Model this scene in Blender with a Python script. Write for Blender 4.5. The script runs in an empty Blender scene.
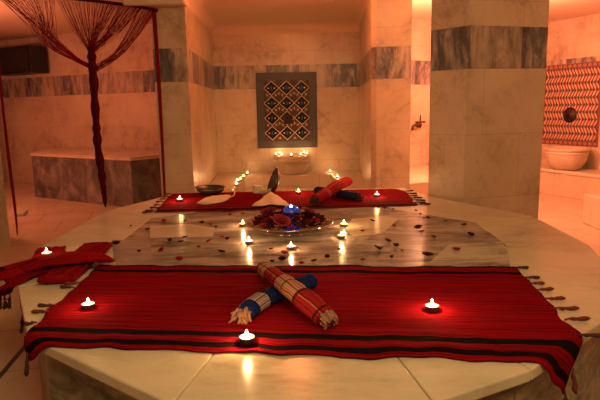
import bpy, bmesh, math, random
from mathutils import Vector, Matrix, noise
random.seed(7)
PI = math.pi
SC = bpy.context.scene
COL = SC.collection

# ------------------------------------------------------------------ camera
F, TH, PH, CH = 550.0, math.radians(9.6), 0.02, 1.16
fw = Vector((0, math.cos(TH), -math.sin(TH)))
_r0 = Vector((1, 0, 0)); _u0 = Vector((0, math.sin(TH), math.cos(TH)))
up = math.cos(PH) * _u0 + math.sin(PH) * _r0
rt = math.cos(PH) * _r0 - math.sin(PH) * _u0

def ray(x, y):
    return fw + rt * ((x - 300) / F) + up * ((200 - y) / F)

def P(x, y, z):                     # the point of the level plane at height z
    d = ray(x, y); t = (z - CH) / d.z
    return Vector((d.x * t, d.y * t, z))

def D(x, y, Y):                     # the point of the upright plane at distance Y
    d = ray(x, y); t = Y / d.y
    return Vector((d.x * t, Y, CH + d.z * t))

cam = bpy.data.cameras.new('camera'); cam.sensor_width = 36; cam.lens = F / 600 * 36
cam.clip_start = 0.05
co = bpy.data.objects.new('camera', cam); COL.objects.link(co)
M = Matrix((rt, up, -fw)).transposed().to_4x4(); M.translation = (0, 0, CH)
co.matrix_world = M
SC.camera = co

# ------------------------------------------------------------------ object helpers
def tag(o, label=None, cat=None, group=None, kind=None):
    if label: o['label'] = label
    if cat: o['category'] = cat
    if group: o['group'] = group
    if kind: o['kind'] = kind
    return o

def empty(name, loc=(0, 0, 0), rz=0.0):
    o = bpy.data.objects.new(name, None); COL.objects.link(o)
    o.location = loc; o.rotation_euler = (0, 0, rz); o.empty_display_size = 0.05
    return o

def obj(name, bm, mat, parent=None, smooth=False, loc=None, bevel=0, solid=0, auto=None):
    me = bpy.data.meshes.new(name)
    bmesh.ops.recalc_face_normals(bm, faces=bm.faces) if not solid else None
    bm.to_mesh(me); bm.free()
    mats = mat if isinstance(mat, (list, tuple)) else [mat]
    for m in mats: me.materials.append(m)
    if smooth:
        for p in me.polygons: p.use_smooth = True
    o = bpy.data.objects.new(name, me); COL.objects.link(o)
    if parent: o.parent = parent
    if loc is not None: o.location = loc
    if solid:
        md = o.modifiers.new('solid', 'SOLIDIFY'); md.thickness = solid; md.offset = 1
    if bevel:
        md = o.modifiers.new('bevel', 'BEVEL'); md.width = bevel; md.segments = 2
        md.limit_method = 'ANGLE'; md.angle_limit = 0.6
    return o

def copy_tree(o, parent=None):
    c = o.copy(); COL.objects.link(c)
    if parent: c.parent = parent
    for ch in list(o.children): copy_tree(ch, c)
    return c

def prism(bm, pts, z0, z1, uv=None, uoff=0.0):
    n = len(pts)
    lo = [bm.verts.new((p[0], p[1], z0)) for p in pts]
    hi = [bm.verts.new((p[0], p[1], z1)) for p in pts]
    L = bm.loops.layers.uv.verify()
    u = uoff
    for i in range(n):
        j = (i + 1) % n
        f = bm.faces.new((lo[i], lo[j], hi[j], hi[i]))
        w = math.hypot(pts[j][0] - pts[i][0], pts[j][1] - pts[i][1])
        for l, q in zip(f.loops, ((u, z0), (u + w, z0), (u + w, z1), (u, z1))): l[L].uv = q
        u += w
    for vs in (list(reversed(lo)), hi):
        f = bm.faces.new(vs)
        for l in f.loops: l[L].uv = l.vert.co.xy
    return bm

def box(bm, x0, x1, y0, y1, z0, z1):
    return prism(bm, [(x0, y0), (x1, y0), (x1, y1), (x0, y1)], z0, z1)

def obox(bm, mat4, sx, sy, sz):
    r = bmesh.ops.create_cube(bm, size=1.0)
    bmesh.ops.transform(bm, matrix=mat4 @ Matrix.Diagonal((sx, sy, sz, 1)), verts=r['verts'])

def lathe(bm, prof, n=32, mat4=None, squash=(1, 1)):
    rings = []
    for r, z in prof:
        if r < 1e-6:
            rings.append([bm.verts.new((0, 0, z))])
        else:
            rings.append([bm.verts.new((r * math.cos(2*PI*k/n) * squash[0], r * math.sin(2*PI*k/n) * squash[1], z)) for k in range(n)])
    for a, b in zip(rings, rings[1:]):
        for k in range(n):
            q = (k + 1) % n
            if len(a) == 1 and len(b) == 1: continue
            if len(a) == 1: bm.faces.new((a[0], b[q], b[k]))
            elif len(b) == 1: bm.faces.new((a[k], a[q], b[0]))
            else: bm.faces.new((a[k], a[q], b[q], b[k]))
    if mat4 is not None:
        vs = [v for r in rings for v in r]
        bmesh.ops.transform(bm, matrix=mat4, verts=vs)
    return bm

def tube(bm, pts, radii, n=6, flat=1.0, cap=True):
    """sweep along points; UV u = length, v = fraction round"""
    L = bm.loops.layers.uv.verify()
    pts = [Vector(p) for p in pts]
    if not isinstance(radii, (list, tuple)): radii = [radii] * len(pts)
    rings, us, u = [], [], 0.0
    for i, p in enumerate(pts):
        t = (pts[min(i+1, len(pts)-1)] - pts[max(i-1, 0)])
        if t.length < 1e-9: t = Vector((0, 0, 1))
        t.normalize()
        s = Vector((0, 0, 1)).cross(t)
        if s.length < 0.05: s = Vector((0, 1, 0)).cross(t) if abs(t.y) < .9 else Vector((1, 0, 0)).cross(t)
        s.normalize(); w = t.cross(s)
        if i: u += (p - pts[i-1]).length
        us.append(u)
        rings.append([bm.verts.new(p + s * radii[i] * math.cos(2*PI*k/n) + w * radii[i] * flat * math.sin(2*PI*k/n)) for k in range(n)])
    for i in range(len(rings) - 1):
        for k in range(n):
            q = (k + 1) % n
            f = bm.faces.new((rings[i][k], rings[i][q], rings[i+1][q], rings[i+1][k]))
            for l, uv in zip(f.loops, ((us[i], k/n), (us[i], (k+1)/n), (us[i+1], (k+1)/n), (us[i+1], k/n))): l[L].uv = uv
    if cap:
        for r, uu in ((rings[0][::-1], us[0]), (rings[-1], us[-1])):
            f = bm.faces.new(r)
            for l in f.loops: l[L].uv = (uu, 0.5)
    return bm

def smooth_path(pts, n):
    pts = [Vector(p) for p in pts]
    out = []
    m = len(pts)
    for i in range(n + 1):
        t = i / n * (m - 1); k = min(int(t), m - 2); f = t - k
        p0, p1, p2, p3 = pts[max(k-1, 0)], pts[k], pts[k+1], pts[min(k+2, m-1)]
        out.append(0.5 * ((2*p1) + (p2-p0)*f + (2*p0-5*p1+4*p2-p3)*f*f + (-p0+3*p1-3*p2+p3)*f**3))
    return out

# ------------------------------------------------------------------ material helper
class Nodes:
    def __init__(s, name):
        s.m = bpy.data.materials.new(name); s.m.use_nodes = True
        s.t = s.m.node_tree; s.t.nodes.clear()
        s.out = s.t.nodes.new('ShaderNodeOutputMaterial')
        s.b = s.t.nodes.new('ShaderNodeBsdfPrincipled')
        s.t.links.new(s.b.outputs[0], s.out.inputs[0])
    def n(s, kind, **kw):
        nd = s.t.nodes.new(kind)
        for k, v in kw.items(): setattr(nd, k, v)
        return nd
    def set(s, sock, v):
        if v is None: return
        if hasattr(v, 'is_output') or isinstance(v, bpy.types.NodeSocket): s.t.links.new(v, sock)
        else:
            if isinstance(v, (tuple, list)) and len(v) == 3 and sock.type == 'RGBA': v = (*v, 1)
            sock.default_value = v
    def math(s, op, a, b=None, c=None):
        nd = s.n('ShaderNodeMath', operation=op)
        for i, v in enumerate((a, b, c)): s.set(nd.inputs[i], v)
        return nd.outputs[0]
    def mix(s, f, a, b, blend='MIX'):
        nd = s.n('ShaderNodeMix', data_type='RGBA', blend_type=blend)
        s.set(nd.inputs[0], f); s.set(nd.inputs[6], a); s.set(nd.inputs[7], b)
        return nd.outputs[2]
    def coord(s, which='Object'):
        return s.n('ShaderNodeTexCoord').outputs[which]
    def mapping(s, v, scale=(1, 1, 1), loc=(0, 0, 0), rot=(0, 0, 0)):
        nd = s.n('ShaderNodeMapping'); s.set(nd.inputs[0], v)
        nd.inputs['Location'].default_value = loc; nd.inputs['Rotation'].default_value = rot
        nd.inputs['Scale'].default_value = scale
        return nd.outputs[0]
    def noise(s, v, scale, detail=4, rough=.55, dist=0.0):
        nd = s.n('ShaderNodeTexNoise'); s.set(nd.inputs['Vector'], v)
        nd.inputs['Scale'].default_value = scale; nd.inputs['Detail'].default_value = detail
        nd.inputs['Roughness'].default_value = rough; nd.inputs['Distortion'].default_value = dist
        return nd.outputs[0]
    def ramp(s, f, stops):
        nd = s.n('ShaderNodeValToRGB'); s.set(nd.inputs[0], f)
        e = nd.color_ramp.elements
        while len(e) < len(stops): e.new(0.5)
        for i, (p, c) in enumerate(stops):
            e[i].position = p; e[i].color = (*c, 1) if len(c) == 3 else c
        return nd.outputs[0]
    def fac(s, f, lo, hi, a=0.0, b=1.0):
        nd = s.n('ShaderNodeMapRange'); s.set(nd.inputs[0], f)
        for i, v in zip((1, 2, 3, 4), (lo, hi, a, b)): nd.inputs[i].default_value = v
        return nd.outputs[0]
    def bump(s, h, strength=.3, dist=.01):
        nd = s.n('ShaderNodeBump'); s.set(nd.inputs['Height'], h)
        nd.inputs['Strength'].default_value = strength; nd.inputs['Distance'].default_value = dist
        s.t.links.new(nd.outputs[0], s.b.inputs['Normal'])
    def done(s, col=None, rough=.5, metal=0, spec=None):
        s.set(s.b.inputs['Base Color'], col); s.set(s.b.inputs['Roughness'], rough)
        s.b.inputs['Metallic'].default_value = metal
        if spec is not None: s.b.inputs['Specular IOR Level'].default_value = spec
        return s.m

def plain(name, col, rough=.5, metal=0, var=.12, scale=25, emit=None, es=0, spec=None):
    N = Nodes(name); v = N.coord()
    f = N.noise(v, scale, 3)
    c = N.mix(f, tuple(max(0, x * (1 - var)) for x in col), tuple(min(1, x * (1 + var)) for x in col))
    if emit:
        N.b.inputs['Emission Color'].default_value = (*emit, 1); N.b.inputs['Emission Strength'].default_value = es
    return N.done(c, rough, metal, spec)

def veined(N, v, base, tint, vein, scale=1.0, amount=.6):
    n1 = N.noise(v, 1.5 * scale, 6, .62, .4)
    n2 = N.noise(v, 2.4 * scale, 9, .68, .5)
    n3 = N.noise(v, 9 * scale, 6, .72, .3)
    c = N.mix(N.fac(n1, .32, .68), base, tint)
    ridge = N.math('ABSOLUTE', N.math('SUBTRACT', n2, .5))
    vm = N.math('MULTIPLY', N.fac(ridge, 0, .05, 1, 0), amount * .8)
    vm = N.math('MULTIPLY', vm, N.fac(n1, .46, .66))
    c = N.mix(vm, c, vein)
    cl = N.math('MULTIPLY', N.fac(N.noise(v, 4.2 * scale, 7, .7, .2), .55, .75), amount * .5)
    c = N.mix(cl, c, vein)
    sp = N.math('MULTIPLY', N.fac(n3, .62, .74), amount)
    return N.mix(sp, c, vein)

BAND = (1.405, 1.70)
def wall_marble():
    N = Nodes('cream wall marble'); v = N.coord(); uv = N.coord('UV')
    def brick(w, h, oy, ox=0):
        nd = N.n('ShaderNodeTexBrick'); N.set(nd.inputs['Vector'], N.mapping(uv, loc=(ox, oy, 0)))
        nd.inputs['Scale'].default_value = 1; nd.inputs['Brick Width'].default_value = w; nd.inputs['Row Height'].default_value = h
        nd.inputs['Mortar Size'].default_value = .0025; nd.inputs['Mortar Smooth'].default_value = .3
        nd.inputs['Color1'].default_value = (0, 0, 0, 1); nd.inputs['Color2'].default_value = (1, 1, 1, 1); nd.inputs['Mortar'].default_value = (.5, .5, .5, 1)
        return nd
    b = brick(.62, .47, -BAND[0] + 4.7)
    c = veined(N, v, (.62, .50, .36), (.47, .34, .225), (.20, .125, .075), 1.25, .95)
    c = N.mix(N.math('MULTIPLY', b.outputs[0], .3), c, (.70, .58, .44))
    # grey band
    h = BAND[1] - BAND[0]
    bb = brick(.42, h, -BAND[0] + 10 * h, .13)
    s = N.noise(N.mapping(v, scale=(2.6, 2.6, .75), rot=(.35, .55, .2)), 3.4, 9, .74, .55)
    dark = N.ramp(s, [(.34, (.035, .033, .04)), (.46, (.11, .10, .105)), (.54, (.24, .21, .19)), (.64, (.50, .42, .34))])
    lite = N.ramp(s, [(.32, (.10, .08, .08)), (.45, (.30, .24, .20)), (.60, (.52, .41, .32))])
    band = N.mix(N.fac(bb.outputs[0], .35, .65), dark, lite)
    z = N.n('ShaderNodeSeparateXYZ'); N.set(z.inputs[0], uv)
    mk = N.math('MULTIPLY', N.math('GREATER_THAN', z.outputs[1], BAND[0]), N.math('LESS_THAN', z.outputs[1], BAND[1]))
    c = N.mix(mk, c, band)
    mort = N.mix(mk, b.outputs[1], bb.outputs[1])
    c = N.mix(N.math('MULTIPLY', mort, .45), c, (.24, .17, .11))
    N.bump(N.math('MULTIPLY', mort, -1), .25, .003)
    return N.done(c, .34)
M_WALL = wall_marble()

def stone(name, base, tint, vein, scale, amount, rough, streak=False, rot=(0, 0, .6), brick=None):
    N = Nodes(name); v = N.coord()
    if streak:
        vv = N.mapping(v, scale=(1, 3.2, 3.2), rot=rot)
        c = veined(N, vv, base, tint, vein, scale, amount)
    else:
        c = veined(N, v, base, tint, vein, scale, amount)
    if brick:
        nd = N.n('ShaderNodeTexBrick'); N.set(nd.inputs['Vector'], N.coord('UV'))
        nd.inputs['Scale'].default_value = 1; nd.inputs['Brick Width'].default_value = brick[0]; nd.inputs['Row Height'].default_value = brick[1]
        nd.inputs['Mortar Size'].default_value = brick[2]; nd.inputs['Mortar Smooth'].default_value = .2
        nd.offset = brick[3]
        nd.inputs['Color1'].default_value = (0, 0, 0, 1); nd.inputs['Color2'].default_value = (1, 1, 1, 1)
        c = N.mix(N.math('MULTIPLY', nd.outputs[0], .15), c, tuple(min(1, x * 1.3) for x in base))
        c = N.mix(N.math('MULTIPLY', nd.outputs[1], .6), c, (.16, .11, .07))
        N.bump(N.math('MULTIPLY', nd.outputs[1], -1), .3, .003)
    return N.done(c, rough)

M_FLOOR = stone('floor marble tiles', (.56, .43, .30), (.50, .37, .25), (.30, .2, .13), 1.2, .4, .24, brick=(.52, .52, .004, .5))
def stone2(name, stops, mscale, rot, scale, rough, spec, brick=None, detail=9, nr=.72):
    N = Nodes(name); v = N.coord()
    a = N.noise(N.mapping(v, scale=mscale, rot=rot), scale, detail, nr, .7)
    c = N.ramp(a, stops)
    b = N.noise(v, 5, 5, .65)
    c = N.mix(N.fac(b, .55, .8, 0, .45), c, stops[0][1])
    if brick:
        nd = N.n('ShaderNodeTexBrick'); N.set(nd.inputs['Vector'], N.coord('UV'))
        nd.inputs['Scale'].default_value = 1; nd.inputs['Brick Width'].default_value = brick[0]; nd.inputs['Row Height'].default_value = brick[1]
        nd.inputs['Mortar Size'].default_value = brick[2]
        c = N.mix(N.math('MULTIPLY', nd.outputs[1], .7), c, (.10, .08, .06))
    return N.done(c, rough, 0, spec)
M_SLAB = stone2('cream slab marble', [(.30, (.36, .32, .21)), (.42, (.50, .46, .33)), (.55, (.56, .52, .385)), (.75, (.60, .56, .43))], (1, 1.8, 1.8), (0, 0, .5), 1.5, .24, .22)
M_INLAY = stone2('grey veined marble', [(.30, (.05, .04, .04)), (.42, (.14, .115, .105)), (.50, (.26, .22, .18)), (.58, (.34, .29, .235)), (.70, (.48, .41, .32))], (1.0, 2.6, 1), (0, 0, .55), 2.3, .22, .24)
M_PATCH = stone2('pale patch marble', [(.3, (.28, .23, .16)), (.45, (.48, .41, .29)), (.7, (.56, .48, .34))], (1, 1.5, 1), (0, 0, .3), 3, .24, .22)
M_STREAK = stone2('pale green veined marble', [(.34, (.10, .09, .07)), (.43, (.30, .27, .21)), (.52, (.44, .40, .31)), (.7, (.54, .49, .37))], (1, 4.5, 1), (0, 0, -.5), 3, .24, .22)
M_BODY = stone2('green grey marble', [(.33, (.035, .036, .03)), (.44, (.11, .115, .09)), (.52, (.22, .225, .17)), (.60, (.34, .34, .26)), (.70, (.52, .50, .39))], (1, 1, 2.6), (.6, .7, .3), 4.2, .35, .4, (.62, 3.0, .004))
M_BENCHSIDE = stone2('dark grey marble', [(.33, (.04, .035, .034)), (.46, (.105, .092, .085)), (.55, (.18, .155, .135)), (.70, (.33, .28, .23))], (1.4, 1.4, 1), (.5, .3, .2), 2.6, .35, .4, (.75, 3.0, .003))
M_BENCH = stone('bench marble', (.62, .50, .36), (.55, .42, .29), (.3, .2, .13), 1.1, .4, .28, brick=(.7, .6, .003, .5))
M_BASIN = stone('basin marble', (.62, .49, .36), (.54, .42, .3), (.36, .26, .18), 3, .3, .3)
M_PLASTER = plain('warm plaster', (.66, .50, .36), .8, var=.05, scale=3)

# ------------------------------------------------------------------ cloth materials
def red_weave(name, stripes, base=(.205, .003, .0065), rib=90):
    """stripes: list of (v0, v1) black bands across the UV v direction"""
    N = Nodes(name); uv = N.coord('UV')
    sp = N.n('ShaderNodeSeparateXYZ'); N.set(sp.inputs[0], uv); v = sp.outputs[1]
    wob = N.math('MULTIPLY', N.math('SUBTRACT', N.noise(uv, 6, 3), .5), .012)
    v2 = N.math('ADD', v, wob)
    m = None
    for a, b in stripes:
        k = N.math('MULTIPLY', N.math('GREATER_THAN', v2, a), N.math('LESS_THAN', v2, b))
        m = k if m is None else N.math('MAXIMUM', m, k)
    st = N.noise(N.mapping(uv, scale=(4, rib, 1)), 1.0, 4, .6, .3)
    fine = N.noise(N.mapping(uv, scale=(260, 260, 1)), 1.0, 2)
    c = N.mix(N.fac(st, .35, .65), tuple(x * .48 for x in base), tuple(x * 1.3 for x in base))
    c = N.mix(N.math('MULTIPLY', fine, .25), c, (.05, .004, .006))
    if m is not None: c = N.mix(m, c, (.008, .005, .006))
    N.bump(st, .8, .008)
    
    return N.done(c, 1.0, 0, .02)
M_RED_FRONT = red_weave('red striped cotton', [(-.02, .030), (.085, .122), (.835, .885), (.945, .972)], rib=90)
M_RED_BACK = red_weave('red cotton', [(.93, .98), (.80, .83), (.03, .06)], rib=45)
M_RED_SIDE = red_weave('red cotton side', [(.90, .96)], base=(.24, .004, .006), rib=40)
M_TASSEL = plain('dark tassel yarn', (.05, .012, .014), .9, var=.5, scale=200)
M_TASSEL_RED = plain('maroon tassel yarn', (.13, .02, .02), .9, var=.5, scale=200)

def plaid(name, base, alt, light, dark, lightbands, darkbands, vb):
    N = Nodes(name); uv = N.coord('UV')
    sp = N.n('ShaderNodeSeparateXYZ'); N.set(sp.inputs[0], uv); u, v = sp.outputs[0], sp.outputs[1]
    def inside(x, a, b): return N.math('MULTIPLY', N.math('GREATER_THAN', x, a), N.math('LESS_THAN', x, b))
    def any_(x, bands):
        m = None
        for a, b in bands:
            k = inside(x, a, b); m = k if m is None else N.math('MAXIMUM', m, k)
        return m
    fine = N.noise(N.mapping(uv, scale=(300, 120, 1)), 1.0, 2)
    c = N.mix(fine, base, alt)
    lb = any_(u, lightbands)
    chk = N.math('GREATER_THAN', N.math('FRACT', N.math('MULTIPLY', v, 22)), .35)
    c = N.mix(N.math('MULTIPLY', lb, N.math('ADD', .2, N.math('MULTIPLY', chk, .5))), c, light)
    c = N.mix(N.math('MULTIPLY', any_(v, vb), .45), c, light)
    c = N.mix(N.math('MULTIPLY', any_(u, darkbands), .8), c, dark)
    c = N.mix(N.math('MULTIPLY', N.math('LESS_THAN', N.math('FRACT', N.math('MULTIPLY', v, 9)), .12), .85), c, dark)
    N.bump(fine, .3, .003)
    return N.done(c, .95, 0, .05)

# ------------------------------------------------------------------ setting
def struct(name, bm, mat, label=None, **kw):
    o = obj(name, bm, mat, **kw); o['kind'] = 'structure'
    if label: o['label'] = label
    return o

bm = bmesh.new(); L = bm.loops.layers.uv.verify()
f = bm.faces.new([bm.verts.new(p) for p in ((-5.2, -2, 0), (5.2, -2, 0), (5.2, 9.8, 0), (-5.2, 9.8, 0))])
ang = .25
for l in f.loops:
    x, y = l.vert.co.xy
    l[L].uv = (x * math.cos(ang) + y * math.sin(ang), -x * math.sin(ang) + y * math.cos(ang))
struct('floor', bm, M_FLOOR)

# low ceiling over the recesses, high ceiling over the main hall, and the upstand between them
ZC = 2.2
bm = bmesh.new()
box(bm, -1.30, 5.2, 4.62, 9.8, ZC, ZC + .08)
box(bm, -5.2, -1.30, 4.62, 9.8, ZC + .11, ZC + .19)
box(bm, -5.2, 5.2, -2, 4.62, 3.0, 3.08)
box(bm, -5.2, 5.2, 4.56, 4.62, ZC + .08, 3.0)
struct('ceiling', bm, M_PLASTER)

def wall(name, pts, z0=0, z1=ZC + .15, uoff=0.0, label=None, mat=None):
    bm = bmesh.new(); prism(bm, pts, z0, z1, uoff=uoff)
    return struct(name, bm, mat or M_WALL, label)
def strip_pts(a, b, t):          # a wall panel from a to b with thickness t to its left
    a = Vector(a); b = Vector(b); d = (b - a).normalized(); n = Vector((-d.y, d.x)) * t
    return [a, b, b + n, a + n]

wall('wall_rear', strip_pts((-1.1, 7.3), (.87, 7.3), .12), uoff=.22)
wall('wall_left', strip_pts((-5.1, 9.4), (-1.4, 7.44), .12), uoff=.1)
wall('wall_passage', strip_pts((.9, 6.6), (3.06, 8.1), .12), uoff=.3)
wall('wall_right', strip_pts((3.06, 8.09), (4.55, 5.03), .12))
wall('wall_far_left', strip_pts((-5.0, -2), (-5.0, 9.75), .12), z1=3)
wall('wall_far_right', strip_pts((4.6, 9.7), (4.6, -2), .12), z1=3)
wall('wall_behind', strip_pts((5.0, -1.9), (-5.0, -1.9), .12), z1=3, mat=M_PLASTER)
wall('pillar', [(-1.29, 5.08), (-.985, 5.08), (-1.085, 7.32), (-1.39, 7.45)], uoff=.31, label='marble pillar with grey band between curtain and niche')
wall('pillar', [(.70, 5.36), (.745, 5.3), (1.07, 5.3), (1.12, 6.7), (.90, 7.42), (.805, 7.3)], uoff=.15, label='orange lit marble pillar beside the narrow bright passage')
wall('pillar', [(.998, 4.23), (1.205, 4.00), (1.84, 4.17), (1.9, 4.6), (1.10, 4.6)], z1=3.0, uoff=.17, label='broad angled marble pillar right of the platform')
wall('pillar', [(-3.4, 4.84), (-2.60, 4.8), (-2.80, 5.12), (-3.4, 5.12)], label='marble pillar at the left end of the curtain')
# coving in the niche
bm = bmesh.new()
def cove(bm, a, b, nrm, r=.11, z=ZC):
    a = Vector((*a, 0)); b = Vector((*b, 0)); n = Vector((*nrm, 0)).normalized()
    prof = [(r * (1 - math.cos(t)), r * (1 - math.sin(t))) for t in [k * PI / 16 for k in range(9)]]
    # from ceiling point (n*r, z) to wall point (0, z-r)
    for i in range(8):
        q = []
        for e, (d, h) in ((a, prof[i]), (b, prof[i]), (b, prof[i+1]), (a, prof[i+1])):
            q.append(bm.verts.new(e + n * d + Vector((0, 0, z - h))))
        bm.faces.new(q)
cove(bm, (-1.08, 7.3), (.87, 7.3), (0, -1))
cove(bm, (-.985, 5.08), (-1.085, 7.32), (1, 0))
cove(bm, (.745, 5.3), (.86, 7.32), (-1, 0))
struct('trim_1', bm, M_PLASTER, smooth=True)
bm = bmesh.new(); box(bm, -1.50, -.955, 4.96, 5.13, 2.055, ZC + .02)
struct('trim_2', bm, M_PLASTER, bevel=.02)

# niche floor, raised
bm = bmesh.new(); prism(bm, [(-.695, 5.7), (.445, 5.7), (.398, 6.895), (-.69, 6.895)], 0, .17)
t = obj('niche_step', bm, M_BENCH, bevel=.008); tag(t, 'raised marble floor step inside the niche between its benches', 'step')
# U-shaped niche bench
bm = bmesh.new()
prism(bm, [(-1.005, 5.7), (-.70, 5.7), (-.695, 6.9), (.40, 6.9), (.45, 5.7), (.755, 5.7), (.79, 7.295), (-1.078, 7.295)], 0, .318)
t = obj('niche_bench', bm, M_BENCH, bevel=.012); tag(t, 'low U-shaped marble bench around the niche walls carrying candles', 'bench')

# passage bench
bm = bmesh.new(); prism(bm, [(1.09, 5.44), (2.3, 5.95), (2.1, 7.35), (1.13, 6.72)], 0, .39)
t = obj('passage_bench', bm, M_BENCH, bevel=.012); tag(t, 'brightly lit marble bench in the narrow passage below the wall tap', 'bench')

# right bench
bd = Vector((.375, -.927)); 
a = Vector((3.08, 7.12)) - bd * .75; b = Vector((3.436, 6.24)) + bd * 1.2
wa = Vector((3.06, 8.09)); wd = Vector((1.49, -3.06)).normalized()
bench = empty('wall_bench', (3.3, 6.6, 0)); tag(bench, 'long marble bench below the red tiled panel with orange glow', 'bench')
def wb(name, bm, m, **k):
    o = obj(name, bm, m, parent=bench, **k); o.location = (-3.3, -6.6, 0); return o
bm = bmesh.new(); prism(bm, [a, b, wa + wd * 3.3 + Vector((-.01, 0)), wa + wd * .05 + Vector((-.01, 0))], 0, .285)
wb('riser', bm, M_BENCH)
nn = Vector((-.927, -.375)) * .015
bm = bmesh.new(); prism(bm, [a + nn, b + nn, wa + wd * 3.3 + Vector((-.01, 0)), wa + wd * .05 + Vector((-.01, 0))], .285, .325)
wb('bench_top', bm, M_SLAB, bevel=.006)

# left room bench
lb = empty('corner_bench', (-2.6, 7.2, 0)); tag(lb, 'large marble bench with dark grey sides behind the string curtain', 'bench')
c1 = P(31, 153, .61).xy; c2 = P(130, 157.5, .61).xy
lp = [c1, c2, (-1.45, 7.12), (-1.5, 7.42), (-3.9, 8.71)]
bm = bmesh.new(); prism(bm, lp, 0, .57); o = obj('bench_side', bm, M_BENCHSIDE, parent=lb); o.location = (2.6, -7.2, 0)
cen = Vector((-2.5, 7.6)); lp2 = [cen + (Vector(q) - cen) * 1.012 for q in lp[:3]] + [Vector(q) for q in lp[3:]]
bm = bmesh.new(); prism(bm, lp2, .57, .61); o = obj('bench_top', bm, M_BENCH, parent=lb, bevel=.006); o.location = (2.6, -7.2, 0)

# marble block right edge of the frame
bm = bmesh.new(); q = P(592, 230, 0)
box(bm, 2.72, 3.2, 4.75, 5.2, 0, .29)
t = obj('marble_block', bm, M_BASIN, bevel=.012); tag(t, 'cream marble block on the floor cut by right picture edge', 'stone block')
bm = bmesh.new(); p0 = P(22, 216, 0)
prism(bm, [P(16, 217, 0).xy, P(24, 216, 0).xy, P(28, 212, 0).xy, P(17, 210, 0).xy], 0, .035)
t = obj('floor_slab', bm, M_SLAB, bevel=.006); tag(t, 'small pale slab on the floor beside the left curtain strand', 'slab')
# floor drain channel
bm = bmesh.new(); a = P(27, 344, 0); b = P(-30, 412, 0); d = (b - a).normalized(); n = Vector((-d.y, d.x, 0)) * .011
prism(bm, [(a + n).xy, (b + n).xy, (b - n).xy, (a - n).xy], 0, .003)
t = obj('floor_drain', bm, plain('dark drain', (.03, .02, .015), .5)); tag(t, 'dark narrow drain channel in the floor at the platform foot', 'drain')

# ------------------------------------------------------------------ wall-mounted things
# black box high on the left room wall
wn = Vector((-.468, -.8837, 0))         # into the room (wall_left normal)
wdir = Vector((.8837, -.468, 0))
q = D(33, 57, 8.45); base = Vector((-5.1, 9.4, 0))
s1 = (Vector((q.x, q.y, 0)) - base).dot(wdir)
tv = empty('wall_unit', (0, 0, 0)); tag(tv, 'black box-shaped unit mounted high on the wall behind the curtain', 'wall unit')
def on_wall(s, off, z): return base + wdir * s + wn * off + Vector((0, 0, z))
R3 = Matrix((wdir, wn, Vector((0, 0, 1)))).transposed().to_4x4()
M_BLACK = plain('black plastic', (.008, .007, .008), .35)
M_BLACK2 = plain('dark screen', (.012, .012, .016), .12)
W = .95
bm = bmesh.new(); m4 = R3.copy(); m4.translation = on_wall(s1 - W/2, .19, 1.945); obox(bm, m4, W, .30, .40)
obj('casing', bm, M_BLACK, parent=tv, bevel=.015)
bm = bmesh.new(); m4.translation = on_wall(s1 - W/2, .345, 1.955); obox(bm, m4, W - .08, .012, .32)
obj('front_panel', bm, M_BLACK2, parent=tv)
bm = bmesh.new(); m4.translation = on_wall(s1 - W/2, .02, 1.945); obox(bm, m4, .3, .05, .3)
obj('bracket', bm, M_BLACK, parent=tv)

M_BRONZE = plain('aged bronze', (.10, .055, .035), .38, .8, .3, 40)
M_DARKB = plain('dark bronze', (.035, .016, .012), .4, .6, .3, 40)
M_NAVY = plain('navy glaze', (.004, .006, .014), .35, var=.3, spec=.15)
M_TEAL = plain('blue glaze', (.035, .09, .15), .2)
M_CREAM = plain('cream glaze', (.58, .42, .28), .4)
M_RUST = plain('rust glaze', (.20, .06, .02), .4)
M_OLIVE = plain('olive brown glaze', (.06, .038, .018), .4, spec=.2)
M_GREYB = plain('grey patterned border', (.05, .046, .046), .45, var=.5, scale=60)
M_TREDG = plain('red glaze', (.36, .012, .012), .4)
M_GREEN = plain('dark green glaze', (.05, .045, .03), .3)
M_PINK = plain('pink border glaze', (.40, .2, .17), .3)

def quad(bm, pts, o, ex, ez, nrm, lift, mi):
    f = bm.faces.new([bm.verts.new(o + ex * p[0] + ez * p[1] + nrm * lift) for p in pts]); f.material_index = mi
EZ = Vector((0, 0, 1))

# centre tile panel
pa = D(255.5, 73, 7.28); pb = D(316.5, 72.5, 7.28); pc = D(255.5, 148.5, 7.28)
W, H = pb.x - pa.x, pa.z - pc.z
tp = empty('tile_panel', (pa.x, 7.298, pc.z)); tag(tp, 'framed tile panel of dark blue diamonds on the niche rear wall', 'tile panel')
o0 = Vector((0, -.012, 0)); ex = Vector((1, 0, 0)); nr = Vector((0, -1, 0))
bm = bmesh.new(); BW = .10
for x0, x1, z0, z1 in ((0, W, 0, BW), (0, W, H - BW, H), (0, BW, BW, H - BW), (W - BW, W, BW, H - BW)):
    m4 = Matrix.Translation(((x0 + x1) / 2, -.01, (z0 + z1) / 2)); obox(bm, m4, x1 - x0, .02, z1 - z0)
obj('border', bm, M_GREYB, parent=tp, bevel=.003)
bm = bmesh.new(); iw, ih = W - 2 * BW, H - 2 * BW
quad(bm, [(BW, BW), (W - BW, BW), (W - BW, H - BW), (BW, H - BW)], o0, ex, EZ, nr, 0, 0)
cw, chh = iw / 3, ih / 4
def dia(cx, cz, a, b, lift, mi): quad(bm, [(cx - a, cz), (cx, cz - b), (cx + a, cz), (cx, cz + b)], o0, ex, EZ, nr, lift, mi)
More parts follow.
